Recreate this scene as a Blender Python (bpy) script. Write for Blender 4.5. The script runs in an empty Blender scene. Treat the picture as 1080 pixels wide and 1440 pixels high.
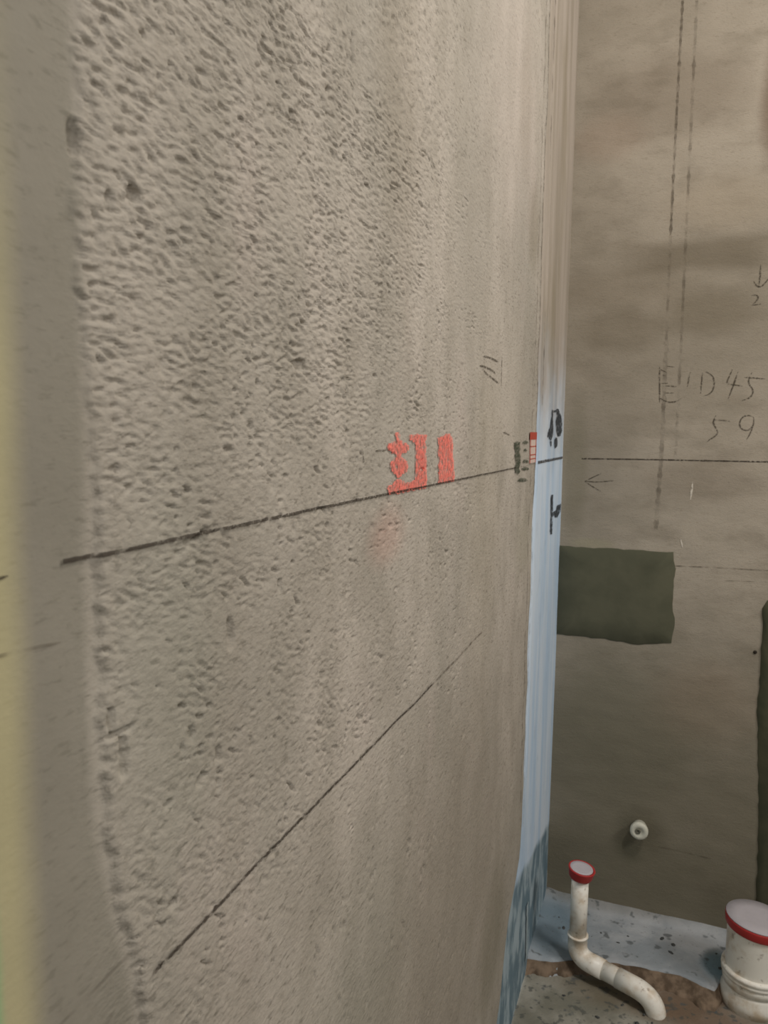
import bpy, bmesh, math, random
import numpy as np
from mathutils import Vector, Matrix

# ------------------------------------------------------------------ camera
S = bpy.context.scene
COL = S.collection
CAM = dict(lens=27.03, d=0.2241, h=1.0525, yaw=0.3654, pitch=0.1059, roll=0.0127)
cd = bpy.data.cameras.new('camera'); cam = bpy.data.objects.new('camera', cd); COL.objects.link(cam)
S.camera = cam
cd.sensor_fit = 'VERTICAL'; cd.sensor_height = 36.0; cd.lens = CAM['lens']
cd.clip_start = 0.01
fw = Vector((-math.sin(CAM['yaw'])*math.cos(CAM['pitch']), math.cos(CAM['yaw'])*math.cos(CAM['pitch']), -math.sin(CAM['pitch'])))
r0 = Vector((math.cos(CAM['yaw']), math.sin(CAM['yaw']), 0)); u0 = r0.cross(fw)
rr = r0*math.cos(CAM['roll'])+u0*math.sin(CAM['roll']); uu = u0*math.cos(CAM['roll'])-r0*math.sin(CAM['roll'])
M = Matrix((rr, uu, -fw)).transposed().to_4x4(); M.translation = Vector((CAM['d'], 0, CAM['h']))
cam.matrix_world = M
cd.dof.use_dof = True; cd.dof.focus_distance = 0.75; cd.dof.aperture_fstop = 18.0

# ------------------------------------------------------------------ light and exposure
S.view_settings.view_transform = 'Standard'; S.view_settings.look = 'None'
S.view_settings.gamma = 1.0; S.view_settings.use_curve_mapping = False
S.view_settings.exposure = 0.0
W = bpy.data.worlds.new('daylight'); S.world = W; W.use_nodes = True
W.node_tree.nodes['Background'].inputs[0].default_value = (0.80, 0.88, 1.0, 1)
W.node_tree.nodes['Background'].inputs[1].default_value = 0.55

def area(name, loc, target, sx, sy, power, color):
    ld = bpy.data.lights.new(name, 'AREA'); ld.shape = 'RECTANGLE'; ld.size = sx; ld.size_y = sy
    ld.energy = power; ld.color = color
    o = bpy.data.objects.new(name, ld); COL.objects.link(o); o.location = loc
    o.rotation_euler = (Vector(target)-Vector(loc)).to_track_quat('-Z', 'Y').to_euler()
    return o
# daylight through the window opening of the right-hand wall
area('window_daylight', (1.98, 0.55, 2.15), (0.0, 1.0, 1.35), 0.7, 0.6, 26, (1.0, 0.965, 0.925))
# unseen light added high up so the walls darken downwards
area('added_top_light', (0.85, 0.70, 2.36), (0.2, 0.9, 1.2), 0.18, 0.18, 12.2, (1.0, 0.955, 0.90))
# fill light added outside the unseen doorway behind the camera
area('doorway_fill', (1.0, -1.75, 1.5), (0.6, 1.4, 1.5), 0.8, 1.2, 6.5, (1.0, 0.96, 0.92))

# ------------------------------------------------------------------ helpers
D = 1.6583            # distance of the end wall
RIGHT = 1.75; TOP = 2.65; BACK = -1.25
STRIP_X = -0.0062
def lin(c):
    return tuple(((v/255)/12.92 if v/255 <= 0.04045 else ((v/255+0.055)/1.055)**2.4) for v in c)+(1.0,)
def tag(o, label=None, cat=None, kind=None, group=None):
    if label: o['label'] = label
    if cat: o['category'] = cat
    if kind: o['kind'] = kind
    if group: o['group'] = group
    return o
def mesh_obj(name, verts, faces, mat, parent=None, smooth=False):
    me = bpy.data.meshes.new(name); me.from_pydata([tuple(map(float, v)) for v in verts], [], faces); me.update()
    if smooth: me.polygons.foreach_set('use_smooth', [True]*len(me.polygons))
    me.materials.append(mat)
    o = bpy.data.objects.new(name, me); COL.objects.link(o)
    if parent: o.parent = parent; o.matrix_parent_inverse = Matrix.Translation(-parent.location)
    return o
def bm_obj(name, bm, mat, parent=None, smooth=True):
    bmesh.ops.recalc_face_normals(bm, faces=bm.faces)
    me = bpy.data.meshes.new(name); bm.to_mesh(me); bm.free()
    if smooth: me.polygons.foreach_set('use_smooth', [True]*len(me.polygons))
    me.materials.append(mat)
    o = bpy.data.objects.new(name, me); COL.objects.link(o)
    if parent: o.parent = parent; o.matrix_parent_inverse = Matrix.Translation(-parent.location)
    return o
def grid_obj(name, P, mat, parent=None, smooth=True, flip=False):
    """P: (rows, cols, 3) numpy array"""
    n, m = P.shape[:2]
    idx = np.arange(n*m).reshape(n, m)
    q = np.stack([idx[:-1, :-1], idx[:-1, 1:], idx[1:, 1:], idx[1:, :-1]], -1).reshape(-1, 4)
    if flip: q = q[:, ::-1]
    me = bpy.data.meshes.new(name)
    me.vertices.add(n*m); me.vertices.foreach_set('co', P.reshape(-1).astype(np.float32))
    me.loops.add(q.size); me.loops.foreach_set('vertex_index', q.reshape(-1).astype(np.int32))
    me.polygons.add(len(q)); me.polygons.foreach_set('loop_start', (np.arange(len(q))*4).astype(np.int32))
    me.polygons.foreach_set('loop_total', np.full(len(q), 4, np.int32))
    me.polygons.foreach_set('use_smooth', np.full(len(q), smooth))
    me.update(calc_edges=True); me.validate()
    me.materials.append(mat)
    o = bpy.data.objects.new(name, me); COL.objects.link(o)
    if parent: o.parent = parent; o.matrix_parent_inverse = Matrix.Translation(-parent.location)
    return o

def _hash(ix, iy, seed):
    h = (ix.astype(np.int64)*374761393 + iy.astype(np.int64)*668265263 + seed*1442695041) & 0xffffffff
    h = ((h ^ (h >> 13))*1274126177) & 0xffffffff
    h = (h ^ (h >> 16)) & 0xffff
    return h/65535.0*2*np.pi
def noise(x, y, seed=0):
    x = np.asarray(x, float); y = np.asarray(y, float)
    x0 = np.floor(x); y0 = np.floor(y); fx = x-x0; fy = y-y0
    def g(dx, dy):
        a = _hash(x0+dx, y0+dy, seed); return np.cos(a)*(fx-dx)+np.sin(a)*(fy-dy)
    u = fx*fx*fx*(fx*(fx*6-15)+10); v = fy*fy*fy*(fy*(fy*6-15)+10)
    a = g(0, 0)*(1-u)+g(1, 0)*u; b = g(0, 1)*(1-u)+g(1, 1)*u
    return (a*(1-v)+b*v)*1.5          # about -1..1
def ss(a, b, x):
    t = np.clip((x-a)/(b-a), 0, 1); return t*t*(3-2*t)

# the relief of the rough plaster on the left wall, depth in metres at (y, z)
H0 = 1.05
GOUGES = [(0.261, 0.925, 0.0022, 0.006, 0.004), (0.266, 0.917, 0.010, 0.0018, 0.004),
          (0.300, 0.868, 0.003, 0.0022, 0.004), (0.327, 0.868, 0.004, 0.0035, 0.003), (0.356, 0.940, 0.004, 0.010, 0.003), (0.440, 1.093, 0.010, 0.004, 0.003),
          (0.284, 1.153, 0.005, 0.005, 0.003), (0.250, 1.165, 0.003, 0.008, 0.003), (0.268, 0.905, 0.003, 0.012, 0.003), (0.520, 1.316, 0.0018, 0.012, 0.006), (0.302, 0.815, 0.0035, 0.0028, 0.004), (0.415, 1.50, 0.010, 0.05, 0.002)]
def relief(y, z):
    y = np.asarray(y, float); z = np.asarray(z, float)
    edge = np.interp(z, [0.70, 0.80, 0.84, 0.90, 1.00, 1.045, 1.09, 1.13, 1.17, 1.25], [0.285, 0.275, 0.262, 0.257, 0.257, 0.255, 0.252, 0.247, 0.251, 0.254])
    edge = edge + 0.0035*noise(z/0.018, z*0+3.1, 5) + 0.0015*noise(z/0.005, z*0+1.1, 6)
    start = ss(edge-0.0015, edge+0.003, y)
    up = ss(0.98, 1.14, z)
    # rough towards the top and the near end, trowelled smooth further on
    far = 1-ss(0.40, 0.86, y + 0.35*(1.15-z) - 0.25*np.clip(z-1.3, 0, 1) + 0.16*noise(y/0.16, z/0.2, 8) + 0.08*noise(y/0.05, z/0.12, 7))
    m = start*far*(0.36+0.58*up + 0.75*noise(y/0.05, z/0.04, 9) + 0.35*noise(y/0.018, z/0.015, 10))
    low = ss(0.80, 0.66, z-0.20*(y-0.3))       # the lower part has been floated smooth
    m = np.clip(m, 0.0, 1)*(1-0.7*low)
    v = np.where(z > H0, z-H0, (z-H0)*0.35/np.clip(y, 0.25, 0.8)) + 0.12*(y-0.3)
    w = 0.003*noise(y/0.02, z/0.012, 11)
    n1 = noise(y/0.0085, (v+w)/0.0025, 1)
    n2 = noise(y/0.0050+7, (v+w*1.2)/0.0017, 2)
    n3 = noise(y/0.020, (v+w)/0.009, 3)
    calm = 1-0.8*np.exp(-(((y-0.67)/0.11)**2+((z-1.02)/0.05)**2))
    pits = calm*(-0.0016*ss(-0.05, 0.65, n1+0.45*n3) - 0.0009*ss(-0.1, 0.6, n2) + 0.0004*ss(0.1, 0.8, -n1))
    hole = noise(y/0.0085, (v+w)/0.0030, 21)+0.5*noise(y/0.05, z/0.05, 22)
    rare = -0.0024*ss(0.66, 0.90, hole)*start*(1-ss(0.7, 1.1, y))
    wave = 0.0016*noise(y/0.16, z/0.12, 4) + 0.0008*noise(y/0.05, z/0.05, 6)
    grain = 0.00025*noise(y/0.004, z/0.0022, 12)*start*(1-ss(0.7, 1.3, y))
    trowel = 0.0005*noise(y/0.035+0.8*noise(y/0.2, z/0.2, 31), z/0.35, 32)*ss(0.5, 0.8, y)
    d = m*pits + rare + wave + trowel + grain
    # single gouges and a short crack
    for cy, cz, ry, rz, dp in GOUGES:
        q = ((y-cy)/ry)**2+((z-cz)/rz)**2+0.5*noise(y/0.004, z/0.004, 13)
        d = d - dp*(1-ss(0.3, 1.2, q))
    return d - (0.0020+0.0012*ss(1.06, 1.0, z))*(1-start) - 0.0018

def left_at(y, z, eps=0.0005): return (float(relief(y, z))+eps, y, z)
def left_or_strip(y, z, eps=0.0006): return left_at(y, z, eps) if y < 1.30 else strip_at(y, z, eps)
def back_relief(x, z):
    return 0.0022*noise(x/0.25, z/0.2, 41)+0.0008*noise(x/0.07, z/0.03, 42)+0.0002*noise(x/0.02, z/0.006, 43)-0.0032
def back_at(x, z, eps=0.0006): return (x, D - float(back_relief(x, z)) - eps, z)

def ribbon(name, pts, width, surf, mat, parent, step=0.004, jag=0.35, seed=0, eps=0.0006, label=None, taper=False):
    """a thin drawn line draped over a surface; pts are in the surface's own metres"""
    P = [np.array(p, float) for p in pts]; out = []
    for a, b in zip(P[:-1], P[1:]):
        n = max(1, int(np.linalg.norm(b-a)/step)); out += [a+(b-a)*k/n for k in range(n)]
    out.append(P[-1]); Q = np.array(out)
    if len(P) > 2:                      # round the corners of the stroke
        for _ in range(3): Q[1:-1] = (Q[:-2]+2*Q[1:-1]+Q[2:])/4
    T = np.gradient(Q, axis=0); T /= np.maximum(np.linalg.norm(T, axis=1, keepdims=True), 1e-9)
    N = np.stack([-T[:, 1], T[:, 0]], 1)
    s = np.arange(len(Q))
    w = width*(1+jag*noise(s*0.37, s*0+seed, 51+seed))*0.5
    if taper: w = w*np.clip(np.minimum(s, len(Q)-1-s)/4+0.35, 0, 1)
    V = []; F = []
    for i in range(len(Q)):
        for sg in (-1, 1):
            q = Q[i]+N[i]*w[i]*sg; V.append(surf(q[0], q[1], eps))
        if i: k = 2*i; F.append((k-2, k-1, k+1, k))
    o = mesh_obj(name, V, F, mat, parent)
    if label: o['label'] = label
    return o

def multi(name, strokes, width, surf, mat, parent, label=None, **k):
    """several pen strokes that make one written mark, one mesh"""
    obs = [ribbon(name, s, width, surf, mat, parent, seed=i, **k) for i, s in enumerate(strokes)]
    bm = bmesh.new()
    for o in obs: bm.from_mesh(o.data)
    me = obs[0].data; bm.to_mesh(me); bm.free()
    for o in obs[1:]: m = o.data; bpy.data.objects.remove(o); bpy.data.meshes.remove(m)
    if label: obs[0]['label'] = label
    return obs[0]

def inside(px, py, poly):
    r = np.zeros(px.shape, bool); n = len(poly)
    for i in range(n):
        x1, y1 = poly[i]; x2, y2 = poly[(i+1) % n]
        c = ((y1 > py) != (y2 > py)) & (px < (x2-x1)*(py-y1)/((y2-y1) if y2 != y1 else 1e-12)+x1)
        r ^= c
    return r
def blot(name, polys, surf, mat, parent, eps=0.0007, cell=0.001, label=None):
    """a painted shape: a fine grid draped on the surface, kept inside the outlines"""
    A = np.array([p for q in polys for p in q]); lo = A.min(0)-cell; hi = A.max(0)+cell
    us = np.arange(lo[0], hi[0], cell); vs = np.arange(lo[1], hi[1], cell)
    U, V = np.meshgrid(us, vs)
    wu = U+0.0012*noise(U/0.004, V/0.004, 95); wv = V+0.0008*noise(U/0.004, V/0.004, 96)
    m = np.zeros(U.shape, bool)
    for p in polys: m |= inside(wu, wv, p)
    ids = {}; VV = []; F = []
    def vid(i, j):
        if (i, j) not in ids: ids[(i, j)] = len(VV); VV.append(surf(us[j]-cell/2, vs[i]-cell/2, eps))
        return ids[(i, j)]
    for i, j in zip(*np.nonzero(m[:-1, :-1])):
        F.append((vid(i, j), vid(i, j+1), vid(i+1, j+1), vid(i+1, j)))
    o = mesh_obj(name, VV, F, mat, parent)
    if label: o['label'] = label
    return o

# ------------------------------------------------------------------ materials
class NT:
    def __init__(s, name):
        s.m = bpy.data.materials.new(name); s.m.use_nodes = True; s.t = s.m.node_tree
        s.b = s.t.nodes['Principled BSDF']; s.b.inputs['Roughness'].default_value = 0.9
        if 'Specular IOR Level' in s.b.inputs: s.b.inputs['Specular IOR Level'].default_value = 0.25
        s.geo = s.n('ShaderNodeNewGeometry').outputs['Position']
        s.sep = s.n('ShaderNodeSeparateXYZ'); s.l(s.geo, s.sep.inputs[0])
    def n(s, t, **k):
        o = s.t.nodes.new(t)
        for a, b in k.items(): setattr(o, a, b)
        return o
    def l(s, a, b): s.t.links.new(a, b)
    def axis(s, i): return s.sep.outputs[i]
    def math(s, op, a, b=None, c=None):
        o = s.n('ShaderNodeMath', operation=op)
        for i, v in enumerate((a, b, c)):
            if v is None: continue
            if isinstance(v, (int, float)): o.inputs[i].default_value = v
            else: s.l(v, o.inputs[i])
        return o.outputs[0]
    def map(s, v, a, b, lo=0.0, hi=1.0, smooth=True):
        o = s.n('ShaderNodeMapRange', interpolation_type='SMOOTHSTEP' if smooth else 'LINEAR')
        s.l(v, o.inputs['Value']); o.inputs['From Min'].default_value = a; o.inputs['From Max'].default_value = b
        o.inputs['To Min'].default_value = lo; o.inputs['To Max'].default_value = hi
        return o.outputs[0]
    def noise(s, scale, stretch=(1, 1, 1), detail=4, rough=0.55, off=(0, 0, 0)):
        mp = s.n('ShaderNodeMapping'); s.l(s.geo, mp.inputs[0]); mp.inputs['Scale'].default_value = stretch; mp.inputs['Location'].default_value = off
        o = s.n('ShaderNodeTexNoise'); s.l(mp.outputs[0], o.inputs['Vector']); o.inputs['Scale'].default_value = scale
        o.inputs['Detail'].default_value = detail; o.inputs['Roughness'].default_value = rough
        return o.outputs[0]
    def mix(s, f, a, b, mode='MIX'):
        o = s.n('ShaderNodeMix', data_type='RGBA', blend_type=mode)
        if isinstance(f, (int, float)): o.inputs[0].default_value = f
        else: s.l(f, o.inputs[0])
        for i, v in ((6, a), (7, b)):
            if isinstance(v, tuple): o.inputs[i].default_value = v
            else: s.l(v, o.inputs[i])
        return o.outputs[2]
    def blob(s, ax, c, r, soft=0.5, wob=0.25, box=False, ns=6.0):
        """soft stain on two world axes: centre c, radii r"""
        wn = s.math('MULTIPLY', s.math('SUBTRACT', s.noise(ns, detail=5), 0.5), wob*2)
        u = s.math('DIVIDE', s.math('SUBTRACT', s.axis(ax[0]), c[0]), r[0])
        v = s.math('DIVIDE', s.math('SUBTRACT', s.axis(ax[1]), c[1]), r[1])
        if box: d = s.math('MAXIMUM', s.math('ABSOLUTE', u), s.math('ABSOLUTE', v))
        else: d = s.math('SQRT', s.math('ADD', s.math('MULTIPLY', u, u), s.math('MULTIPLY', v, v)))
        d = s.math('ADD', d, wn)
        return s.map(d, 1-soft, 1+soft*0.4, 1, 0)
    def bump(s, h, strength, dist):
        o = s.n('ShaderNodeBump'); s.l(h, o.inputs['Height']); o.inputs['Strength'].default_value = strength; o.inputs['Distance'].default_value = dist
        s.l(o.outputs[0], s.b.inputs['Normal'])
    def done(s, col):
        if isinstance(col, tuple): s.b.inputs['Base Color'].default_value = col
        else: s.l(col, s.b.inputs['Base Color'])
        return s.m

def plain(name, c, rough=0.6, var=0.12, scale=30):
    t = NT(name); t.b.inputs['Roughness'].default_value = rough
    c2 = tuple(v*(1-var*2) for v in c)
    return t.done(t.mix(t.noise(scale), lin(c), lin(c2)))
def marker(name, c, thr=(0.40, 0.52), scale=500, rough=0.8, alpha=1.0):
    """ink, spray or pencil that only partly covers the rough surface under it"""
    t = NT(name); t.b.inputs['Roughness'].default_value = rough
    a = t.map(t.noise(scale, detail=3), thr[0], thr[1], 0, alpha)
    t.l(a, t.b.inputs['Alpha'])
    return t.done(lin(c))

def mat_left():
    t = NT('trowelled_cement_plaster')
    big = t.noise(3.2, (1, 1, 0.5), 5); mid = t.noise(16, (1, 1, 0.5), 5, off=(3, 1, 2)); fine = t.noise(160, (1, 1, 1), 4)
    col = t.mix(t.map(big, 0.38, 0.62), lin((156, 149, 137)), lin((174, 165, 153)))
    col = t.mix(t.map(mid, 0.35, 0.7, 0, 0.55), col, lin((142, 135, 122)))
    col = t.mix(t.map(t.noise(9, (1, 1, 0.35), 3, off=(9, 4, 1)), 0.55, 0.75, 0, 0.4), col, lin((178, 165, 155)))
    col = t.mix(t.map(fine, 0.55, 0.8, 0, 0.35), col, lin((108, 102, 90)))
    col = t.mix(t.map(t.noise(330, (1, 0.3, 1), 3), 0.56, 0.70, 0, 0.45), col, lin((88, 82, 70)))
    # smoother, slightly duller skim at the near end, yellowish and greenish bands at its edge
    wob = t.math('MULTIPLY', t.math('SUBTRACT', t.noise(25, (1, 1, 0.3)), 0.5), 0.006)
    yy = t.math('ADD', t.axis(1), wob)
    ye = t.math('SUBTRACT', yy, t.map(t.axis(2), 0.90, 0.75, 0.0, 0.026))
    col = t.mix(t.map(ye, 0.246, 0.255, 0.6, 0), col, lin((120, 116, 103)))
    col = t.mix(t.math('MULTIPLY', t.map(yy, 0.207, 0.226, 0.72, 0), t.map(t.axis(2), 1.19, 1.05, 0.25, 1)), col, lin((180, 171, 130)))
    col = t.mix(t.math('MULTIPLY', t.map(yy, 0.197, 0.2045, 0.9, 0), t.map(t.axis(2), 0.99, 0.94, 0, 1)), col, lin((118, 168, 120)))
    # damp patches and stains; the wide low one paints in the weaker light there
    A = (1, 2)
    for c, r, k, cc in [((1.22, 1.36), (0.05, 0.07), 0.5, (112, 104, 84)), ((1.13, 1.52), (0.05, 0.10), 0.35, (128, 116, 98)),
                        ((0.62, 1.35), (0.06, 0.20), 0.18, (130, 118, 98)), ((1.22, 0.88), (0.08, 0.06), 0.25, (140, 138, 116)),
                        ((0.95, 0.95), (0.10, 0.25), 0.20, (140, 130, 106)), ((0.55, 0.50), (0.16, 0.22), 0.25, (132, 136, 120)),
                        ((1.06, 0.30), (0.10, 0.12), 0.40, (100, 96, 74)), ((0.85, 0.50), (0.35, 0.30), 0.45, (138, 128, 114)), ((0.30, 0.92), (0.05, 0.12), 0.22, (128, 132, 116)),
                        ((1.05, 1.50), (0.22, 0.22), 0.35, (186, 174, 164)), ((0.60, 0.965), (0.05, 0.03), 0.22, (190, 130, 112)),
                        ((0.85, 1.22), (0.12, 0.14), 0.3, (174, 165, 153)), ((1.10, 1.10), (0.12, 0.10), 0.3, (176, 167, 153))]:
        col = t.mix(t.math('MULTIPLY', t.blob(A, c, r, soft=0.7), k), col, lin(cc))
    h = t.math('ADD', t.math('MULTIPLY', t.noise(330, (1, 0.55, 1), 3), 1.0), t.math('MULTIPLY', t.noise(90, (1, 1, 1), 3), 1.0))
    st = t.map(t.axis(1), 0.235, 0.27, 0.25, 1.0)
    t.bump(t.math('MULTIPLY', h, st), 0.6, 0.0016)
    return t.done(col)

def mat_back():
    t = NT('grey_brown_cement_render')
    big = t.noise(2.6, (1, 1, 1), 5, off=(4, 2, 1)); mid = t.noise(11, (1, 1, 2.2), 5); fine = t.noise(140, (1, 1, 2.5), 3)
    col = t.mix(t.map(big, 0.36, 0.64), lin((146, 137, 122)), lin((166, 156, 141)))
    col = t.mix(t.map(mid, 0.45, 0.72, 0, 0.55), col, lin((132, 123, 108)))
    col = t.mix(t.map(fine, 0.55, 0.75, 0, 0.3), col, lin((112, 102, 84)))
    X = (0, 2)
    for c, r, k, cc, bx in [((0.18, 1.71), (0.17, 0.09), 0.45, (112, 100, 84), False), ((0.10, 1.34), (0.18, 0.05), 0.25, (118, 106, 88), False),
                        ((0.24, 1.40), (0.16, 0.035), 0.6, (104, 94, 77), True), ((0.27, 1.29), (0.10, 0.05), 0.5, (108, 98, 80), False),
                        ((0.10, 1.26), (0.10, 0.05), 0.4, (110, 100, 82), False), ((0.28, 1.50), (0.12, 0.06), 0.35, (166, 152, 132), False),
                        ((0.12, 0.42), (0.20, 0.22), 0.45, (100, 98, 80), False), ((0.30, 0.50), (0.12, 0.10), 0.35, (146, 126, 106), False),
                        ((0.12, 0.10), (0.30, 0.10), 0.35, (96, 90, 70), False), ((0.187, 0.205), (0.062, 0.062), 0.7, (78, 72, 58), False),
                        ((0.165, 0.155), (0.03, 0.03), 0.6, (58, 66, 48), False), ((0.27, 0.96), (0.14, 0.05), 0.3, (118, 106, 90), False),  # the first is the stub's shadow, painted below and left of it
                        ((0.02, 0.98), (0.03, 0.16), 0.4, (112, 106, 84), False), ((0.36, 1.68), (0.03, 0.13), 0.7, (110, 92, 76), False),
                        ((0.06, 1.64), (0.08, 0.05), 0.3, (150, 128, 110), False), ((0.06, 0.82), (0.05, 0.012), 0.5, (150, 144, 118), False)]:
        col = t.mix(t.math('MULTIPLY', t.blob(X, c, r, soft=0.6, wob=0.3, box=bx), k), col, lin(cc))
    # darker towards the floor: the weaker low light is painted into the colour
    low_dim = t.math('ADD', t.axis(2), t.math('MULTIPLY', t.math('SUBTRACT', t.noise(5), 0.5), 0.35))
    col = t.mix(t.map(low_dim, 0.15, 0.80, 0.75, 0), col, lin((108, 103, 86)))
    t.bump(t.math('ADD', t.noise(60, (1, 1, 2.5), 4), t.noise(300, (1, 1, 2), 2)), 0.35, 0.0015)
    return t.done(col)

def mat_cement(name, a, b, scale=8, bs=0.3, rough=0.9):
    t = NT(name); t.b.inputs['Roughness'].default_value = rough
    col = t.mix(t.map(t.noise(scale, detail=6), 0.35, 0.65), lin(a), lin(b))
    t.bump(t.noise(90, detail=4), bs, 0.0015)
    return t.done(col)

def mat_coating():
    """thin pale blue-grey waterproof slurry over the cement, streaky, worn off above"""
    t = NT('pale_blue_waterproof_slurry'); t.b.inputs['Roughness'].default_value = 0.62
    st = t.noise(26, (1, 1, 0.08), 4)
    blue = t.mix(t.map(st, 0.35, 0.65), lin((176, 198, 220)), lin((202, 214, 226)))
    blue = t.mix(t.map(t.noise(40, (1, 1, 0.5), 4), 0.55, 0.75, 0, 0.3), blue, lin((150, 168, 184)))
    bare = t.mix(t.map(st, 0.35, 0.65), lin((146, 136, 122)), lin((166, 155, 143)))
    bare = t.mix(t.map(t.noise(7, (1, 1, 0.4), 4, off=(2, 2, 2)), 0.5, 0.7, 0, 0.6), bare, lin((134, 124, 104)))
    zz = t.math('ADD', t.axis(2), t.math('MULTIPLY', t.math('SUBTRACT', t.noise(9), 0.5), 0.25))
    col = t.mix(t.map(zz, 0.94, 1.26), blue, bare)
    # the far corner keeps a bare brown edge, the foot of the wall is darker blue
    dz = t.math('SUBTRACT', t.axis(2), t.math('MULTIPLY', t.math('SUBTRACT', 1.66, t.axis(1)), 0.20))
    dz = t.math('ADD', dz, t.math('MULTIPLY', t.math('SUBTRACT', t.noise(20), 0.5), 0.03))
    foot_col = t.mix(t.map(t.noise(34, (1, 1, 0.45), 5), 0.42, 0.62), lin((100, 122, 134)), lin((158, 174, 182)))
    col = t.mix(t.map(dz, 0.175, 0.195, 1, 0), col, foot_col)
    t.bump(t.math('ADD', t.noise(50, (1, 1, 0.2), 3), t.noise(180, detail=2)), 0.3, 0.0012)
    return t.done(col)

def mat_floor(coated):
    t = NT('slurry_coated_floor' if coated else 'raw_cement_floor'); t.b.inputs['Roughness'].default_value = 0.7 if coated else 0.85
    if coated:
        col = t.mix(t.map(t.noise(7, detail=5), 0.38, 0.62), lin((140, 146, 150)), lin((172, 174, 176)))
        col = t.mix(t.math('MULTIPLY', t.blob((0, 1), (0.02, 1.55), (0.075, 0.13), 0.6), 0.85), col, lin((108, 128, 140)))
        col = t.mix(t.math('MULTIPLY', t.blob((0, 1), (0.345, 1.545), (0.035, 0.05), 0.5), 0.8), col, lin((112, 140, 154)))
        col = t.mix(t.math('MULTIPLY', t.blob((0, 1), (0.10, 1.66), (0.2, 0.03), 0.6), 0.5), col, lin((116, 112, 102)))
    else:
        col = t.mix(t.map(t.noise(9, detail=6), 0.38, 0.62), lin((120, 118, 106)), lin((154, 151, 140)))
        col = t.mix(t.math('MULTIPLY', t.blob((0, 1), (0.16, 1.42), (0.13, 0.05), 0.6), 0.6), col, lin((104, 92, 72)))
        col = t.mix(t.math('MULTIPLY', t.blob((0, 1), (0.30, 1.43), (0.12, 0.07), 0.6, 0.5, ns=30), 0.8), col, lin((112, 90, 72)))
        col = t.mix(t.map(t.noise(60, detail=4), 0.56, 0.64, 0, 0.7), col, lin((78, 80, 76)))
    col = t.mix(t.map(t.noise(42, detail=2), 0.62, 0.72, 0, 0.75), col, lin((84, 88, 88)))
    col = t.mix(t.map(t.noise(120, detail=3), 0.62, 0.74, 0, 0.4), col, lin((86, 88, 84)))
    t.bump(t.math('ADD', t.noise(45, detail=4), t.noise(220, detail=2)), 0.5, 0.002)
    return t.done(col)

def mat_pvc(name='stained_cream_pvc'):
    t = NT(name); t.b.inputs['Roughness'].default_value = 0.38
    t.b.inputs['Specular IOR Level'].default_value = 0.5
    col = t.mix(t.map(t.noise(28, detail=5), 0.44, 0.70, 0, 0.75), lin((238, 234, 224)), lin((190, 166, 132)))
    col = t.mix(t.map(t.noise(90, detail=4), 0.60, 0.75, 0, 0.6), col, lin((116, 92, 66)))
    return t.done(col)

# ------------------------------------------------------------------ outlines of marks, in metres on their wall
# left wall: (y, z); end wall: (x, z)
SPRAY_RED = [[(0.6113, 1.0504), (0.6235, 1.0506), (0.6243, 1.047), (0.6238, 1.0443), (0.6316, 1.0429), (0.642, 1.0411), (0.6475, 1.0382), (0.6445, 1.0351), (0.6361, 1.0335), (0.627, 1.0324), (0.6265, 1.0297), (0.6354, 1.0277), (0.6429, 1.0243), (0.6441, 1.0204), (0.6411, 1.0164), (0.6329, 1.0147), (0.6258, 1.0123), (0.6208, 1.0119), (0.6148, 1.0149), (0.6059, 1.018), (0.602, 1.0221), (0.6024, 1.0261), (0.6084, 1.0282), (0.6151, 1.03), (0.615, 1.0323), (0.6043, 1.0346), (0.5958, 1.0367), (0.5929, 1.039), (0.5975, 1.0416), (0.6097, 1.0431), (0.6145, 1.0444), (0.6134, 1.047)], [(0.5942, 1.0054), (0.5997, 1.0071), (0.6092, 1.0078), (0.6169, 1.0111), (0.6259, 1.0102), (0.6373, 1.0075), (0.6502, 1.0064), (0.6633, 1.008), (0.6985, 1.007), (0.701, 0.9985), (0.6752, 0.9984), (0.6441, 0.9985), (0.6194, 0.9987), (0.5981, 0.9996)], [(0.6464, 1.0483), (0.6633, 1.0494), (0.6972, 1.0486), (0.6982, 1.0453), (0.6915, 1.0423), (0.6967, 1.0371), (0.6946, 1.0311), (0.6987, 1.0243), (0.6979, 1.0176), (0.7006, 1.0054), (0.6633, 1.0067), (0.6633, 1.0161), (0.6646, 1.0254), (0.6638, 1.0326), (0.665, 1.0397), (0.6604, 1.0426), (0.6483, 1.0445)], [(0.7359, 1.0451), (0.7535, 1.0474), (0.7647, 1.0502), (0.7794, 1.0498), (0.7888, 1.0448), (0.7926, 1.0355), (0.79, 1.0297), (0.7952, 1.022), (0.795, 1.0136), (0.7983, 1.0033), (0.7956, 0.9992), (0.757, 0.9996), (0.7376, 1.0001), (0.7413, 1.0055), (0.7427, 1.0126), (0.7391, 1.0175), (0.7428, 1.0237), (0.7382, 1.0309), (0.741, 1.0371)]]
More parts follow.
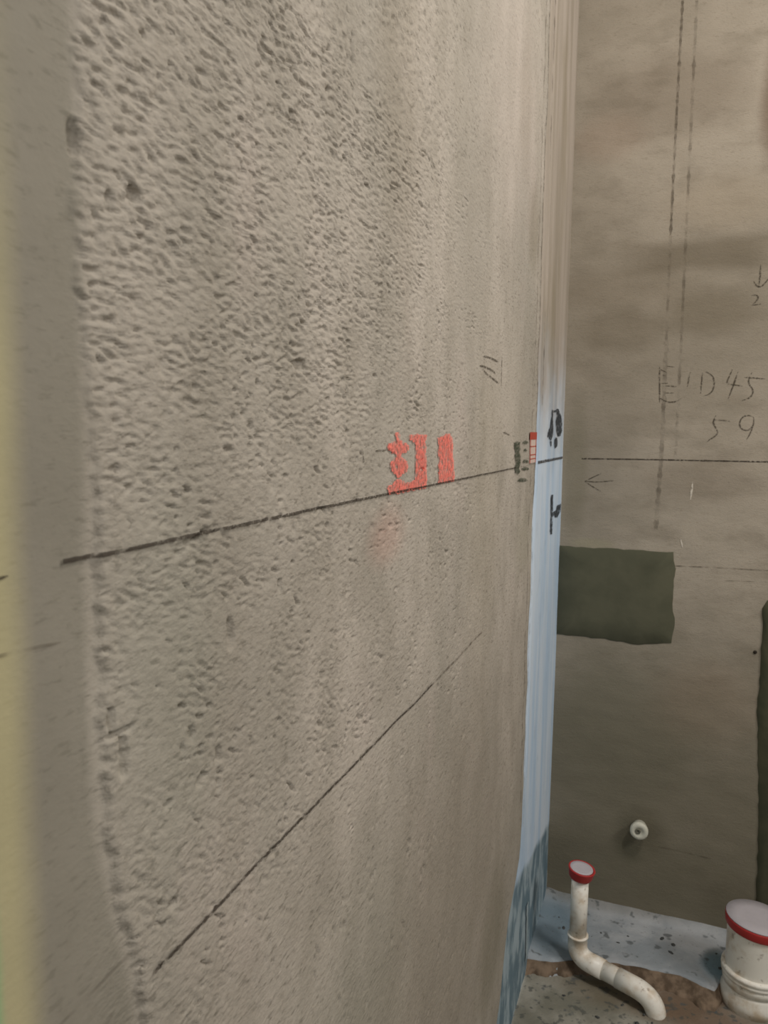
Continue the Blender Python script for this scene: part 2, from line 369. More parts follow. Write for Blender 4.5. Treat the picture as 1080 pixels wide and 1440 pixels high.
STENCIL_GREEN = [[(1.1158, 1.0369), (1.1355, 1.0389), (1.1582, 1.0374), (1.1532, 1.0316), (1.1616, 1.0266), (1.1505, 1.0227), (1.1641, 1.0167), (1.1634, 1.0052), (1.1543, 0.999), (1.1639, 0.992), (1.1474, 0.9895), (1.1266, 0.9921), (1.1198, 1.0004), (1.1268, 1.0065), (1.1189, 1.0163), (1.1209, 1.0242), (1.1152, 1.0306)], [(1.2242, 1.0366), (1.2244, 1.0352), (1.2135, 1.0343), (1.2025, 1.0341), (1.1917, 1.0346), (1.1809, 1.0357), (1.1806, 1.037), (1.186, 1.0383), (1.1909, 1.0392), (1.2016, 1.0395), (1.2126, 1.0391), (1.2181, 1.038)], [(1.2171, 1.0242), (1.2172, 1.0232), (1.21, 1.0226), (1.2027, 1.0224), (1.1954, 1.0229), (1.1882, 1.0237), (1.188, 1.0248), (1.1916, 1.0257), (1.1948, 1.0264), (1.202, 1.0265), (1.2094, 1.0261), (1.213, 1.0253)], [(1.2277, 1.0064), (1.2279, 1.0048), (1.216, 1.0041), (1.2041, 1.0041), (1.1922, 1.0049), (1.1806, 1.0064), (1.1802, 1.0079), (1.186, 1.0093), (1.1913, 1.0102), (1.203, 1.0102), (1.215, 1.0095), (1.221, 1.0082)], [(1.2336, 0.9944), (1.2337, 0.993), (1.218, 0.9926), (1.2023, 0.993), (1.187, 0.994), (1.172, 0.9956), (1.1716, 0.997), (1.1792, 0.998), (1.1862, 0.9987), (1.2014, 0.9984), (1.2171, 0.9974), (1.2248, 0.9961)], [(1.2216, 0.9769), (1.2217, 0.9753), (1.2017, 0.9754), (1.182, 0.9761), (1.1628, 0.9776), (1.1442, 0.9797), (1.1438, 0.9812), (1.1533, 0.9822), (1.1619, 0.9828), (1.181, 0.9822), (1.2008, 0.9807), (1.2105, 0.9791)]]
PEN_LEFT = [[(0.914, 1.1417), (0.9327, 1.1437), (0.9523, 1.1435), (0.9995, 1.1428)], [(0.8993, 1.1297), (0.9246, 1.1306), (0.9539, 1.1301), (0.988, 1.1269)], [(0.9133, 1.1269), (0.935, 1.1236), (0.9654, 1.1195), (1.0058, 1.1157)], [(1.0149, 1.1528), (1.0178, 1.135), (1.0189, 1.1122)], [(1.0389, 1.0518), (1.0818, 1.0479)], [(0.5417, 1.0378), (0.5433, 1.0324), (0.5462, 1.028)], [(0.5714, 1.0362), (0.5938, 1.0363)]]
PEN_STRIP = [[(1.4926, 1.0946), (1.4765, 1.0799), (1.4674, 1.0635), (1.4642, 1.0493), (1.4727, 1.0391)], [(1.4965, 1.0947), (1.5537, 1.0942)], [(1.5532, 1.0963), (1.5853, 1.082), (1.5969, 1.0647), (1.5859, 1.0493), (1.5608, 1.0342), (1.5495, 1.0224)], [(1.5294, 0.9298), (1.5306, 0.906), (1.531, 0.88), (1.5332, 0.8515)], [(1.5372, 0.8945), (1.5964, 0.8822), (1.6312, 0.8925), (1.7019, 0.8944)]]
PEN_BACK = [[(0.1777, 1.1861), (0.1811, 1.1142)], [(0.179, 1.1814), (0.1928, 1.1742)], [(0.1808, 1.1685), (0.1897, 1.1695)], [(0.1826, 1.1532), (0.1949, 1.1537)], [(0.1922, 1.187), (0.2055, 1.1856)], [(0.1907, 1.1484), (0.2119, 1.147)], [(0.1914, 1.1343), (0.207, 1.1342)], [(0.1818, 1.1237), (0.1956, 1.1154), (0.2134, 1.1166), (0.2219, 1.1236)], [(0.2358, 1.1747), (0.2332, 1.1608), (0.2318, 1.1457)], [(0.2582, 1.1739), (0.2574, 1.1559), (0.2569, 1.1328)], [(0.2639, 1.1754), (0.2738, 1.1718), (0.2814, 1.158), (0.2798, 1.1396), (0.2739, 1.1304), (0.2643, 1.1286)], [(0.3117, 1.1793), (0.3072, 1.1645), (0.3005, 1.152), (0.3154, 1.1496), (0.3314, 1.1465)], [(0.322, 1.1745), (0.3172, 1.1553), (0.3119, 1.1371), (0.3074, 1.1222)], [(0.3335, 1.1635), (0.3503, 1.1622), (0.3706, 1.1601)], [(0.3466, 1.1726), (0.3411, 1.1596), (0.3416, 1.1494), (0.3515, 1.1413), (0.3517, 1.13), (0.3452, 1.1232), (0.3319, 1.1187)], [(0.2868, 1.0899), (0.2811, 1.0748), (0.2881, 1.0655), (0.2945, 1.0575), (0.291, 1.0505), (0.2806, 1.0445), (0.2734, 1.0378)], [(0.2829, 1.0813), (0.298, 1.0809), (0.313, 1.0787)], [(0.3546, 1.0868), (0.3449, 1.0925), (0.3337, 1.0867), (0.3291, 1.0752), (0.3329, 1.0637), (0.3437, 1.0588), (0.3528, 1.0639), (0.3562, 1.0777), (0.3546, 1.0868)], [(0.3546, 1.0685), (0.3502, 1.0547), (0.3445, 1.0432)], [(0.3503, 1.3748), (0.3504, 1.3511), (0.3491, 1.3327)], [(0.3397, 1.3451), (0.3479, 1.3314), (0.3563, 1.335), (0.3663, 1.3502)], [(0.3376, 1.3187), (0.3447, 1.3223), (0.3524, 1.3166), (0.3469, 1.3063), (0.3386, 1.3)], [(0.3386, 1.3), (0.346, 1.301), (0.3557, 1.3019)], [(0.0402, 0.9509), (0.0663, 0.9503), (0.099, 0.9545)], [(0.0727, 0.9684), (0.0544, 0.9589), (0.0402, 0.9509)], [(0.0402, 0.9509), (0.0551, 0.941), (0.0758, 0.9299)]]
LINES_BACK = [[(0.0325, 0.9985), (0.1488, 0.9999), (0.2829, 1.0005), (0.4091, 1.001)], [(0.1864, 1.8759), (0.1858, 1.6822), (0.1859, 1.4423), (0.188, 1.2361), (0.1895, 1.0096), (0.1858, 0.8569)], [(0.2118, 1.8714), (0.2128, 1.7046), (0.214, 1.4805), (0.2159, 1.2353), (0.2164, 1.0102)], [(0.2208, 0.7843), (0.2943, 0.7869), (0.4219, 0.7883)], [(0.2956, 0.761), (0.4233, 0.7659)], [(0.222, 0.1797), (0.2785, 0.1777), (0.3267, 0.1758)]]
SCRATCH_BACK = [[(0.2511, 0.957), (0.2489, 0.9211)], [(0.2342, 0.8408), (0.2391, 0.8237)]]
PATCH = [(-0.0033, 0.8106), (0.1007, 0.8129), (0.2234, 0.8138), (0.2278, 0.7789), (0.2274, 0.705), (0.2337, 0.661), (0.2273, 0.6229), (0.1665, 0.6114), (0.0945, 0.6156), (-0.0023, 0.6159)]
CHASE = [(0.3926, 0.7134), (0.3993, 0.7283), (0.4252, 0.735), (0.5452, 0.7459), (0.5916, 0.0539), (0.4166, 0.0539), (0.4087, 0.2822), (0.3933, 0.5032), (0.395, 0.6057)]
MARKER_SCRIBBLE = [[(1.4885, 1.0955), (1.5101, 1.0934), (1.505, 1.0805), (1.515, 1.0597), (1.5152, 1.0472), (1.4886, 1.0365), (1.449, 1.0448), (1.4521, 1.0533), (1.4724, 1.0635), (1.4791, 1.0799)], [(1.4759, 1.036), (1.4992, 1.0358), (1.4986, 1.0264), (1.4856, 1.0266)], [(1.5045, 1.0945), (1.553, 1.0972), (1.554, 1.0929), (1.5052, 1.0912)], [(1.5415, 1.0985), (1.5753, 1.0996), (1.6078, 1.0869), (1.6268, 1.0717), (1.6276, 1.056), (1.6063, 1.0444), (1.5797, 1.0449), (1.551, 1.0578), (1.5415, 1.0748), (1.5557, 1.0857)], [(1.5308, 1.0376), (1.5544, 1.0432), (1.578, 1.0401), (1.5757, 1.0253), (1.5512, 1.0209), (1.5335, 1.0259)]]
MARKER_ARROW = [[(1.5143, 0.9313), (1.5417, 0.9293), (1.5465, 0.8958), (1.5449, 0.8785), (1.5458, 0.8499), (1.5181, 0.8533), (1.52, 0.8811)], [(1.5358, 0.8947), (1.5834, 0.8946), (1.5987, 0.9033), (1.6597, 0.902), (1.717, 0.8938), (1.7157, 0.886), (1.6512, 0.886), (1.6167, 0.8774), (1.5825, 0.8795), (1.5511, 0.8875)]]

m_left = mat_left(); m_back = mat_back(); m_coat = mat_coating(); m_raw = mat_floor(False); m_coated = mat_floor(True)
m_plain_wall = mat_cement('plain_cement_wall', (150, 138, 120), (165, 152, 134), 5)
m_ceiling = mat_cement('pale_cement_ceiling', (168, 160, 148), (182, 174, 162), 4)
m_patch = mat_cement('damp_dark_mortar', (80, 80, 64), (90, 89, 72), 14, 0.25)
m_chase = mat_cement('damp_green_black_mortar', (68, 70, 54), (82, 80, 62), 12, 0.3)
m_pencil = marker('pencil_and_ink_line', (74, 66, 54), (0.32, 0.58), 260, alpha=0.66)
m_inkline = marker('snapped_ink_line', (58, 50, 42), (0.30, 0.52), 260, alpha=0.78)
m_faint = marker('faint_scored_line', (92, 82, 68), (0.30, 0.80), 45, alpha=0.40)
m_score = marker('scored_line', (90, 80, 66), (0.25, 0.72), 70, alpha=0.58)
m_black = marker('black_marker', (52, 56, 60), (0.28, 0.52), 120, alpha=0.9)
m_red = marker('coral_red_spray', (236, 122, 108), (0.20, 0.66), 200, alpha=0.84)
m_green = marker('dark_green_stencil_paint', (62, 70, 54), (0.32, 0.60), 260, alpha=0.9)
m_chalk = marker('white_scratch', (205, 196, 182), (0.25, 0.5), 300)

# ------------------------------------------------------------------ structure: left wall
def zax():
    parts = [np.arange(0.0, 0.36, 0.006), np.arange(0.36, 0.74, 0.0024), np.arange(0.74, 1.30, 0.0010), np.arange(1.30, 1.72, 0.0022), np.arange(1.72, 2.10, 0.005), np.arange(2.10, TOP+0.05, 0.03)]
    return np.concatenate(parts)
def yax():
    return np.concatenate([np.arange(BACK, 0.16, 0.05), np.arange(0.16, 0.52, 0.0014), np.arange(0.52, 0.80, 0.0024), np.arange(0.80, 1.3001, 0.004)])
zs, ys = zax(), yax()
Y, Z = np.meshgrid(ys, zs)
yend = np.interp(zs, [0, 0.12, 0.25, 0.31, 0.55, 0.75, 1.0, 1.5, 3], [1.075, 1.12, 1.19, 1.275, 1.292, 1.283, 1.300, 1.300, 1.300]) + 0.002*noise(zs/0.04, zs*0, 77)
k = np.clip((Y-0.9)/0.4, 0, 1)
Y = Y + k*(yend[:, None]-1.30)
X = relief(Y, Z)
# the last column turns back to the layer beneath
P = np.stack([X, Y, Z], -1)
edge1 = P[:, -1].copy(); edge1[:, 0] -= 0.002; edge1[:, 1] += 0.0015
edge2 = P[:, -1].copy(); edge2[:, 0] = -0.03; edge2[:, 1] += 0.002
P = np.concatenate([P, edge1[:, None], edge2[:, None]], 1)
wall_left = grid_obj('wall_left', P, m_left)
tag(wall_left, 'rough grey-brown cement plaster wall on the left with a snapped level line', None, 'structure')

ys2 = np.linspace(0.98, D+0.01, 110); zs2 = np.linspace(0, TOP, 320)
Y2, Z2 = np.meshgrid(ys2, zs2)
X2 = STRIP_X + 0.0012*noise(Y2/0.05, Z2/0.4, 61) + 0.0002*noise(Y2/0.012, Z2/0.09, 62) - 0.001
X2 = X2 + 0.0035*np.exp(-((Y2-1.335-0.004*noise(Z2/0.2, Z2*0, 63))/0.006)**2)*ss(0.3, 0.5, Z2) + 0.003*np.exp(-((Y2-1.385)/0.010)**2)*ss(1.15, 1.3, Z2)
def strip_at(y, z, eps=0.0006):
    y = min(y, D-0.004)
    return (float(STRIP_X + 0.0012*noise(y/0.05, z/0.4, 61) + 0.0002*noise(y/0.012, z/0.09, 62) - 0.001)+eps+0.0004, y, z)
o = grid_obj('waterproof_coating', np.stack([X2, Y2, Z2], -1), m_coat, wall_left)
tag(o, 'pale blue slurry strip between the left plaster and the corner')

# end wall
xs3 = np.arange(-0.02, RIGHT+0.01, 0.0065); zs3 = np.arange(0, TOP+0.01, 0.008)
X3, Z3 = np.meshgrid(xs3, zs3)
wall_back = grid_obj('wall_back', np.stack([X3, D-back_relief(X3, Z3), Z3], -1), m_back, flip=True)
tag(wall_back, 'grey-brown cement end wall with handwritten figures', None, 'structure')

def box(bm, x0, x1, y0, y1, z0, z1):
    v = [bm.verts.new((x, y, z)) for x in (x0, x1) for y in (y0, y1) for z in (z0, z1)]
    for f in ((0, 1, 3, 2), (4, 6, 7, 5), (0, 4, 5, 1), (2, 3, 7, 6), (0, 2, 6, 4), (1, 5, 7, 3)): bm.faces.new([v[i] for i in f])
WY0, WY1, WZ0, WZ1 = 0.15, 1.05, 1.60, 2.50
bm = bmesh.new()
box(bm, RIGHT, RIGHT+0.12, BACK, WY0, 0, TOP); box(bm, RIGHT, RIGHT+0.12, WY1, D+0.1, 0, TOP)
box(bm, RIGHT, RIGHT+0.12, WY0, WY1, 0, WZ0); box(bm, RIGHT, RIGHT+0.12, WY0, WY1, WZ1, TOP)
tag(bm_obj('wall_right', bm, m_plain_wall, smooth=False), 'plain cement wall on the right with a window opening', None, 'structure')
bm = bmesh.new()
box(bm, 0.0, 0.45, BACK-0.12, BACK, 0, TOP); box(bm, 1.45, RIGHT, BACK-0.12, BACK, 0, TOP); box(bm, 0.45, 1.45, BACK-0.12, BACK, 2.1, TOP)
tag(bm_obj('wall_behind', bm, m_plain_wall, smooth=False), 'cement wall behind the camera with a doorway', None, 'structure')
bm = bmesh.new(); box(bm, -0.05, RIGHT+0.12, BACK-0.12, D+0.1, TOP, TOP+0.1)
tag(bm_obj('ceiling', bm, m_ceiling, smooth=False), 'pale cement ceiling', None, 'structure')

# floor: raw cement, with a raised slurry-coated bed against the end wall
xs4 = np.concatenate([np.arange(-0.03, 0.62, 0.005), np.arange(0.62, RIGHT+0.02, 0.03)]); ys4 = np.concatenate([np.arange(BACK-0.1, 1.1, 0.05), np.arange(1.1, D+0.02, 0.005)])
X4, Y4 = np.meshgrid(xs4, ys4)
Z4 = 0.0022*noise(X4/0.08, Y4/0.08, 71)+0.0010*noise(X4/0.02, Y4/0.02, 72)-0.0025
floor = grid_obj('floor', np.stack([X4, Y4, Z4], -1), m_raw)
tag(floor, 'raw grey cement floor with mud and mortar specks', None, 'structure')

def edge_y(x):
    e = np.interp(x, [-0.03, 0, 0.04, 0.10, 0.16, 0.22, 0.274, 0.335, 0.352, 0.40, 0.47, 0.50, 0.7, 2], [1.425, 1.428, 1.436, 1.468, 1.480, 1.486, 1.489, 1.470, 1.515, 1.585, 1.57, 1.50, 1.49, 1.49])
    return e + 0.003*noise(np.asarray(x)/0.03, np.asarray(x)*0, 73)
xs5 = np.arange(-0.02, RIGHT+0.01, 0.005)
ey = edge_y(xs5); rows = [np.stack([xs5, ey-0.012, np.full_like(xs5, -0.004)], -1), np.stack([xs5, ey-0.005, np.full_like(xs5, 0.008)], -1), np.stack([xs5, ey, np.full_like(xs5, 0.017)], -1)]
for t in np.linspace(0.04, 1, 40):
    y = ey+(D+0.005-ey)*t
    z = 0.021 + 0.0012*noise(xs5/0.05, y/0.05, 74)+0.0005*noise(xs5/0.015, y/0.015, 75) + 0.008*ss(D-0.035, D, y) + 0.006*np.exp(-((xs5+0.01)/0.02)**2)
    rows.append(np.stack([xs5, y, z], -1))
slab = grid_obj('waterproof_coating', np.stack(rows, 0), m_coated, floor)
tag(slab, 'pale grey slurry-coated floor bed along the end wall')

m_mud = mat_cement('brown_mud', (88, 74, 60), (130, 112, 94), 45, 0.5)
xs6 = np.arange(-0.01, 0.62, 0.004)
e6 = edge_y(xs6)
wid = 0.008+0.014*ss(0.14, 0.26, xs6)+0.012*noise(xs6/0.03, xs6*0, 81)+0.005*noise(xs6/0.010, xs6*0, 83)
rows = []
for t in np.linspace(0, 1, 9):
    y = e6-0.001-t*np.maximum(wid+0.006, 0.006)
    z = 0.016*(1-t)**1.5+0.0016+0.002*noise(xs6/0.02, y/0.02, 82)*(1-t) - 0.006*(t == 1) + (0.002 if t == 0 else 0)
    rows.append(np.stack([xs6, y, z], -1))
o = grid_obj('mud_ridge', np.stack(rows, 0), m_mud, floor, flip=True)
tag(o, 'brown mud along the edge of the coated floor')

# mortar crumbs on the floor, uncountable specks
random.seed(4)
bm = bmesh.new()
for i in range(60):
    x = random.uniform(0.0, 0.40)
    y = random.uniform(1.16, 1.64)
    r = random.choice([0.002, 0.003, 0.0045])*random.uniform(0.8, 1.3)
    e = float(edge_y(x)); z = 0.0205 if y > e+0.01 else (-0.001 if y < e-0.05 else None)
    if z is None: continue
    if y > D-0.04: continue
    bmesh.ops.create_icosphere(bm, subdivisions=1, radius=1, matrix=Matrix.Translation((x, y, z)) @ Matrix.Rotation(random.uniform(0, 3), 4, 'Z') @ Matrix.Diagonal((r*random.uniform(1, 2), r, r*0.45, 1)))
tag(bm_obj('mortar_crumbs', bm, plain('dark_mortar_crumb', (84, 86, 84), 0.9), floor), 'dark mortar crumbs scattered on the floor', None, 'stuff')

# ------------------------------------------------------------------ patches in the end wall
def patch(name, outline, mat, parent, label, proud=0.0022):
    """a trowelled patch: outline with a feathered rim, a few mm proud"""
    o2 = []
    n = len(outline)
    for i in range(n):
        a = np.array(outline[i]); b = np.array(outline[(i+1) % n]); k = max(1, int(np.linalg.norm(b-a)/0.012))
        for j in range(k):
            p = a+(b-a)*j/k; o2.append(p+0.0022*np.array([noise(p[0]/0.02, p[1]/0.02, 91), noise(p[0]/0.02, p[1]/0.02, 92)]))
    c = np.mean(o2, axis=0); bm = bmesh.new(); rings = []
    for sc, ins in ((0.0, -0.001), (0.004, proud), (0.05, proud+0.0004)):
        ring = []
        for p in o2:
            d = c-p; q = p + (d/np.linalg.norm(d))*min(sc, 0.5*np.linalg.norm(d))
            ring.append(bm.verts.new((q[0], D-float(back_relief(q[0], q[1]))-ins, q[1])))
        rings.append(ring)
    for r1, r2 in zip(rings[:-1], rings[1:]):
        for i in range(len(r1)): bm.faces.new((r1[i], r1[(i+1) % len(r1)], r2[(i+1) % len(r1)], r2[i]))
    cv = bm.verts.new((c[0], D-float(back_relief(c[0], c[1]))-proud-0.0006, c[1]))
    for i in range(len(rings[-1])): bm.faces.new((rings[-1][i], rings[-1][(i+1) % len(rings[-1])], cv))
    o = bm_obj(name, bm, mat, parent); o['label'] = label
    return o
PATCH = [(x if x > 0 else x-0.008, z) for x, z in PATCH]
patch('mortar_patch', PATCH, m_patch, wall_back, 'dark damp rectangular mortar patch in the corner')
patch('mortar_patch', CHASE, m_chase, wall_back, 'dark damp mortar stripe running down to the floor', 0.003)

# ------------------------------------------------------------------ lines and writing on the walls
ribbon('level_line', [(0.2385, 0.9985), (0.45, 1.0), (0.80, 1.0), (1.13, 1.0)], 0.0019, left_at, m_inkline, wall_left, step=0.0015, jag=0.3, eps=0.0013, label='dark snapped line one metre above the floor')
ribbon('level_line', [(1.13, 1.0), (1.2, 1.0), (1.29, 1.0)], 0.0016, left_at, m_faint, wall_left)
ribbon('level_line', [(1.315, 1.0), (1.50, 1.0), (1.655, 1.0)], 0.0050, strip_at, m_inkline, wall_left, jag=0.3, label='dark line across the blue strip')
ribbon('level_line', [(0.190, 0.997), (0.212, 0.9972)], 0.0016, left_at, m_inkline, wall_left, step=0.002, taper=True)
ribbon('level_line', [(0.200, 0.9688), (0.2217, 0.9672), (0.2364, 0.9658)], 0.0014, left_at, m_score, wall_left, step=0.002, taper=True)
ribbon('lower_level_line', [(0.284, 0.791), (0.45, 0.792), (0.62, 0.7935), (0.735, 0.795)], 0.0021, left_at, m_inkline, wall_left, step=0.0015, jag=0.4, eps=0.0013, label='dark snapped line below the main level line')
ribbon('lower_level_line', [(0.735, 0.795), (0.95, 0.796)], 0.0026, left_at, m_score, wall_left, eps=0.001)
ribbon('lower_level_line', [(0.225, 0.8055), (0.2702, 0.8085)], 0.0020, left_at, m_faint, wall_left)
# long vertical trowel edges beside the corner
ribbon('trowel_edge', [(1.262, 0.42), (1.255, 0.9), (1.262, 1.35), (1.262, 2.0)], 0.007, left_at, m_faint, wall_left, jag=0.6)
ribbon('trowel_edge', [(1.292, 0.36), (1.294, 1.0), (1.290, 2.0)], 0.006, left_at, m_score, wall_left, jag=0.6)
ribbon('trowel_edge', [(1.375, 1.10), (1.385, 1.40), (1.375, 1.56), (1.36, 1.9)], 0.012, strip_at, m_faint, wall_left, jag=0.6)
o = blot('spray_paint_mark', SPRAY_RED, left_at, m_red, wall_left, eps=0.0012, label='coral red sprayed characters sitting on the level line')
o = blot('stencil_mark', STENCIL_GREEN, left_at, m_green, wall_left, eps=0.0012, label='dark green stencilled bar with a column of dots')
multi('pencil_mark', PEN_LEFT[:4], 0.0026, left_at, m_pencil, wall_left, 'small slanted pencil character high on the left wall', taper=True)
multi('pencil_mark', PEN_LEFT[4:5], 0.0024, left_at, m_pencil, wall_left, 'short pencil dash beside the red sprayed characters', taper=True)
multi('pencil_mark', PEN_LEFT[5:], 0.0022, left_at, m_pencil, wall_left, taper=True)
blot('marker_scribble', MARKER_SCRIBBLE, strip_at, m_black, wall_left, eps=0.0008, label='black oval scribble on the blue strip')
blot('marker_arrow', MARKER_ARROW, strip_at, m_black, wall_left, eps=0.0008, label='black marker line with a thick tick on the blue strip')

ribbon('level_line', LINES_BACK[0], 0.0026, back_at, m_inkline, wall_back, step=0.006, jag=0.5, label='thin dark level line across the end wall')
ribbon('scored_line', LINES_BACK[1][:3], 0.0045, back_at, m_score, wall_back, jag=0.8)
ribbon('scored_line', LINES_BACK[1][2:4], 0.0050, back_at, m_faint, wall_back, jag=0.8)
ribbon('scored_line', LINES_BACK[1][3:], 0.0080, back_at, m_faint, wall_back, jag=0.7)
ribbon('scored_line', LINES_BACK[2], 0.0050, back_at, m_faint, wall_back, jag=0.8)
ribbon('lower_level_line', LINES_BACK[3], 0.0024, back_at, m_score, wall_back, jag=0.7)
ribbon('lower_level_line', LINES_BACK[4], 0.0020, back_at, m_faint, wall_back, jag=0.7)
ribbon('scored_line', LINES_BACK[5], 0.0030, back_at, m_faint, wall_back, jag=0.5)
def pen(name, sl, label, w=0.0028): return multi(name, PEN_BACK[sl], w, back_at, m_pencil, wall_back, label, taper=True)
pen('pencil_writing', slice(0, 8), 'pencilled character left of the figures 1045')
pen('pencil_writing', slice(8, 15), 'pencilled figures 1045')
pen('pencil_writing', slice(15, 19), 'pencilled figures 59')
pen('pencil_arrow', slice(19, 21), 'pencilled downward arrow at the right edge')
pen('pencil_writing', slice(21, 23), 'pencilled figure 2')
pen('pencil_arrow', slice(23, 26), 'pencilled arrow pointing left under the level line', 0.0024)
for s in SCRATCH_BACK: ribbon('scratch', s, 0.0036, back_at, m_chalk, wall_back, taper=True)
# drip ridge of slurry at the foot of the strip
ribbon('slurry_drip', [(1.395, 0.155), (1.40, 0.09), (1.405, 0.035)], 0.016, lambda y, z, e: strip_at(y, z, 0.0015), plain('pale_slurry', (172, 188, 194)), wall_left, jag=0.5, label='pale drip of slurry near the floor')
# small nail hole in the end wall
bm = bmesh.new()
bmesh.ops.create_cone(bm, cap_ends=True, segments=14, radius1=0.0042, radius2=0.0030, depth=0.003, matrix=Matrix.Translation((0.384, D-float(back_relief(0.384, 0.622))-0.0004, 0.622)) @ Matrix.Rotation(math.pi/2, 4, 'X'))
tag(bm_obj('nail_hole', bm, plain('hole_shadow_brown', (52, 46, 38), 0.95), wall_back), 'small dark nail hole near the dark stripe')

# ------------------------------------------------------------------ things
def empty(name, loc, label, cat, group=None):
    o = bpy.data.objects.new(name, None); COL.objects.link(o); o.location = loc; o.empty_display_size = 0.05
    bpy.context.view_layer.update()
    return tag(o, label, cat, None, group)
def sweep(path, radii, seg=40):
    """a round tube along a path, one radius per point"""
    P = [Vector(p) for p in path]; bm = bmesh.new(); rings = []; up = None
    for i, p in enumerate(P):
        if i == 0: t = P[1]-P[0]
        elif i == len(P)-1: t = P[-1]-P[-2]
        else: t = (P[i+1]-P[i]).normalized()+(P[i]-P[i-1]).normalized()
        if t.length < 1e-9: t = P[i]-P[i-1]
        t.normalize()
        if up is None: up = t.orthogonal().normalized()
        a = (up-t*up.dot(t)).normalized(); up = a; b = t.cross(a)
        rings.append([bm.verts.new(p+(a*math.cos(q)+b*math.sin(q))*radii[i]) for q in (2*math.pi*k/seg for k in range(seg))])
    for r1, r2 in zip(rings[:-1], rings[1:]):
        for i in range(seg): bm.faces.new((r1[i], r1[(i+1) % seg], r2[(i+1) % seg], r2[i]))
    bm.faces.new(rings[0][::-1]); bm.faces.new(rings[-1])
    return bm
def lathe(prof, origin, axis=(0, 0, 1), seg=56):
    """profile (radius, height along axis)"""
    q = Vector((0, 0, 1)).rotation_difference(Vector(axis).normalized()); bm = bmesh.new(); rings = []
    for r, z in prof:
        if r < 1e-6: rings.append([bm.verts.new(Vector(origin)+q @ Vector((0, 0, z)))])
        else: rings.append([bm.verts.new(Vector(origin)+q @ Vector((r*math.cos(a), r*math.sin(a), z))) for a in (2*math.pi*k/seg for k in range(seg))])
    for r1, r2 in zip(rings[:-1], rings[1:]):
        if len(r1) == 1 and len(r2) == 1: continue
        for i in range(seg):
            j = (i+1) % seg
            if len(r1) == 1: bm.faces.new((r1[0], r2[i], r2[j]))
            elif len(r2) == 1: bm.faces.new((r1[i], r1[j], r2[0]))
            else: bm.faces.new((r1[i], r1[j], r2[j], r2[i]))
    return bm
def bend(p0, corner, p1, n=10):
    """quarter-ish bend from p0 to p1 around a corner point"""
    p0, c, p1 = map(Vector, (p0, corner, p1))
    return [p0*(1-t)**2+c*2*t*(1-t)+p1*t*t for t in (k/n for k in range(n+1))]

m_pvc = mat_pvc(); m_redcap = plain('red_plastic_cap', (184, 58, 56), 0.45, 0.08); m_lid = plain('dusty_white_film', (190, 184, 188), 0.6, 0.06, 40)

# --- thin elbow drain pipe
A = Vector((0.0850, 1.452, 0.034)); Bp = Vector((0.222, 1.405, 0.026)); topz = 0.211
dp = empty('drain_pipe', (A.x, A.y, 0), 'thin cream drain pipe with a small red-rimmed cap, bent along the floor', 'pipe')
dirn = (Bp-A).normalized()
R1 = 0.0163; RH = 0.0185
bm_obj('riser', sweep([(A.x, A.y, A.z+0.035), (A.x, A.y, topz-0.002)], [R1, R1]), m_pvc, dp)
# elbow with socket collars
bnd = bend(A+Vector((0, 0, 0.026)), A, A+dirn*0.028, 12)
path = [A+Vector((0, 0, 0.046)), A+Vector((0, 0, 0.0458)), A+Vector((0, 0, 0.0425)), A+Vector((0, 0, 0.0423))]+bnd+[A+dirn*0.055]
rad = [R1, RH+0.0015, RH+0.0015, RH]+[RH]*len(bnd)+[RH]
el = bm_obj('elbow', sweep(path, rad), m_pvc, dp)
E1 = Bp-dirn*0.025
bm_obj('horizontal_run', sweep([A+dirn*0.05, E1], [R1+0.0008, R1+0.0008]), m_pvc, dp)
bnd = bend(Bp-dirn*0.030, Bp+dirn*0.006, Bp+dirn*0.010+Vector((0.002, 0, -0.028)), 12)
path = [Bp-dirn*0.062, Bp-dirn*0.0618]+bnd+[bnd[-1]+Vector((0, 0, -0.010))]
bm_obj('end_elbow', sweep(path, [R1, RH]+[RH]*(len(bnd)+1)), m_pvc, dp)
ax = Vector((0.13, -0.02, 1)); co = Vector((A.x, A.y, topz-0.014))
cap = bm_obj('cap', lathe([(0.0165, 0.0), (0.0205, 0.0), (0.0225, 0.004), (0.0250, 0.0165), (0.0258, 0.0185), (0.0252, 0.020), (0.0225, 0.0200), (0.0218, 0.0185), (0, 0.0185)], co, ax), m_redcap, dp)
cap['label'] = 'red cap'
lid = bm_obj('cap_film', lathe([(0.0, 0.0190), (0.0220, 0.0190), (0.0216, 0.0202), (0.015, 0.0196), (0.0, 0.0192)], co+Vector((-0.0008, 0, 0.0)), ax), m_lid, cap)
lid['label'] = 'white film stretched over the cap'

# --- wide soil pipe
C0 = Vector((0.4015, 1.500, 0)); RB = 0.0505
sp = empty('soil_pipe', C0, 'wide upright cream pipe stub with a red-rimmed cap at the right edge', 'pipe')
H2 = 0.159
bm_obj('pipe_body', lathe([(RB, 0.05), (RB, H2)], C0), m_pvc, sp)
bm_obj('socket', lathe([(RB-0.01, -0.004), (RB+0.005, -0.004), (RB+0.0065, 0.010), (RB+0.006, 0.020), (RB+0.002, 0.027), (RB+0.0018, 0.034), (RB+0.0005, 0.0345), (RB+0.0005, 0.036), (RB+0.003, 0.0365),
                        (RB+0.0045, 0.050), (RB+0.0032, 0.0515), (RB+0.0060, 0.054), (RB+0.0065, 0.058), (RB+0.0045, 0.0605), (RB+0.0070, 0.063), (RB+0.0066, 0.067), (RB+0.003, 0.069), (RB-0.002, 0.0692)], C0), m_pvc, sp)
ax = Vector((0.06, 0.02, 1))
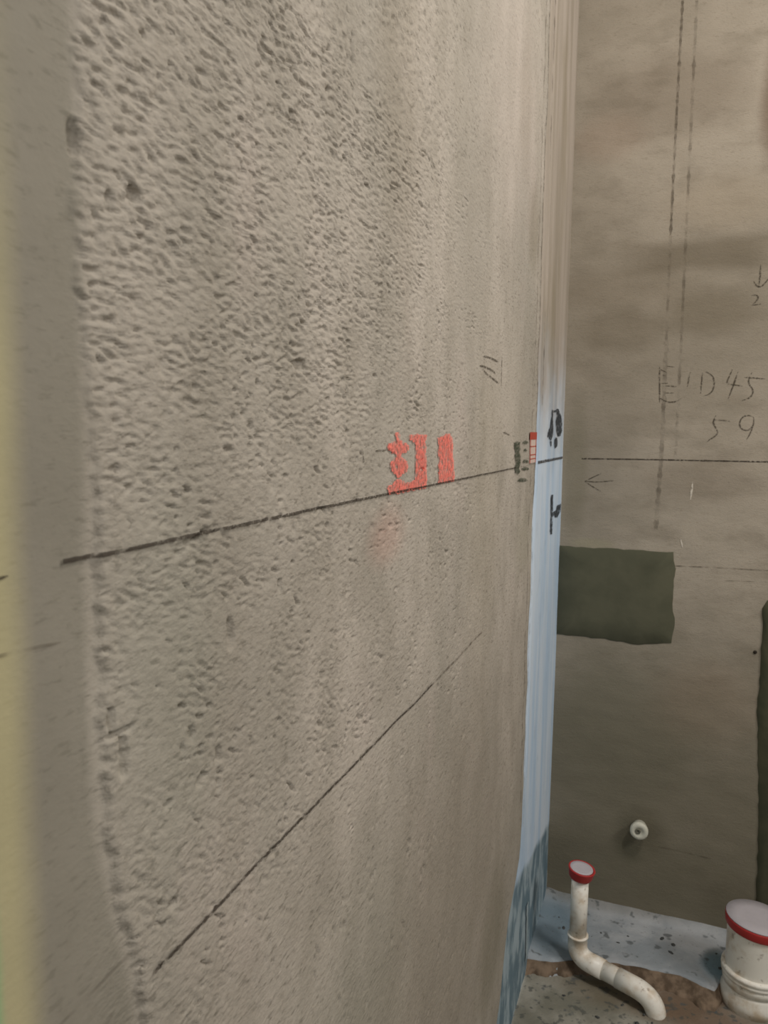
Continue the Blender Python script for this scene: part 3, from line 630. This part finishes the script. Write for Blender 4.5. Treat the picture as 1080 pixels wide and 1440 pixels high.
cap = bm_obj('cap', lathe([(RB, 0.0), (RB+0.003, 0.0), (RB+0.0045, 0.003), (RB+0.0055, 0.014), (RB+0.0055, 0.017), (RB+0.003, 0.0185), (0, 0.0185)], C0+Vector((0, 0, H2-0.014)), ax), m_redcap, sp)
cap['label'] = 'red cap'
lid = bm_obj('cap_film', lathe([(0.0, 0.0185), (RB+0.0048, 0.0182), (RB+0.0045, 0.0198), (RB*0.6, 0.0204), (RB*0.3, 0.0194), (0.0, 0.0198)], C0+Vector((0, 0, H2-0.014)), ax), m_lid, cap)
lid['label'] = 'dusty white film stretched over the cap'

# --- water pipe stub in the end wall
bx, bz = 0.1832, 0.216
st = empty('pipe_stub', (bx, D, bz), 'small white capped water pipe stub sticking out of the end wall', 'pipe')
ax = (0, -1, 0)
m_white = plain('white_plastic', (214, 212, 196), 0.45, 0.06)
bm_obj('pipe_body', lathe([(0.0145, -0.012), (0.0145, 0.008), (0.0170, 0.0085), (0.0185, 0.012), (0.0185, 0.019), (0.0165, 0.0215), (0.0100, 0.0220), (0.0080, 0.0200), (0, 0.0200)], (bx, D, bz), ax, 32), m_white, st)
o = bm_obj('plug', lathe([(0.0062, 0.0195), (0.0060, 0.0225), (0.0034, 0.0227), (0.0028, 0.0205), (0, 0.0205)], (bx-0.002, D, bz+0.001), ax, 6), plain('grey_plug', (120, 118, 104), 0.6), st, )
o['label'] = 'grey hexagonal plug'

# --- little red and white sticker on the left wall
sx = float(np.max(relief(np.linspace(1.23, 1.31, 9), np.linspace(1.0, 1.05, 9))))+0.0004
def card(name, y0, y1, z0, z1, x0, th, mat, parent=None):
    bm = bmesh.new(); box(bm, x0, x0+th, y0, y1, z0, z1)
    bmesh.ops.bevel(bm, geom=bm.edges[:], offset=min(th*0.3, 0.0002), segments=1)
    return bm_obj(name, bm, mat, parent, smooth=False)
stk = empty('sticker', (sx, 1.262, 1.001), 'small red and white sticker above the level line beside the blue strip', 'sticker')
paper = plain('sticker_paper', (208, 186, 174), 0.6, 0.04); redp = plain('sticker_red', (178, 74, 58), 0.6, 0.06)
card('backing', 1.236, 1.292, 1.0025, 1.0525, sx, 0.0006, paper, stk)
card('red_header', 1.233, 1.294, 1.0405, 1.0525, sx+0.0006, 0.0004, redp, stk)['label'] = 'red top block'
for z in (1.0285, 1.0150, 1.0085): card('red_bar', 1.236, 1.292, z, z+0.0016, sx+0.0006, 0.0003, redp, stk)
card('red_edge', 1.236, 1.241, 1.0025, 1.0405, sx+0.0006, 0.0003, redp, stk)
card('red_edge', 1.287, 1.292, 1.0025, 1.0405, sx+0.0006, 0.0003, redp, stk)
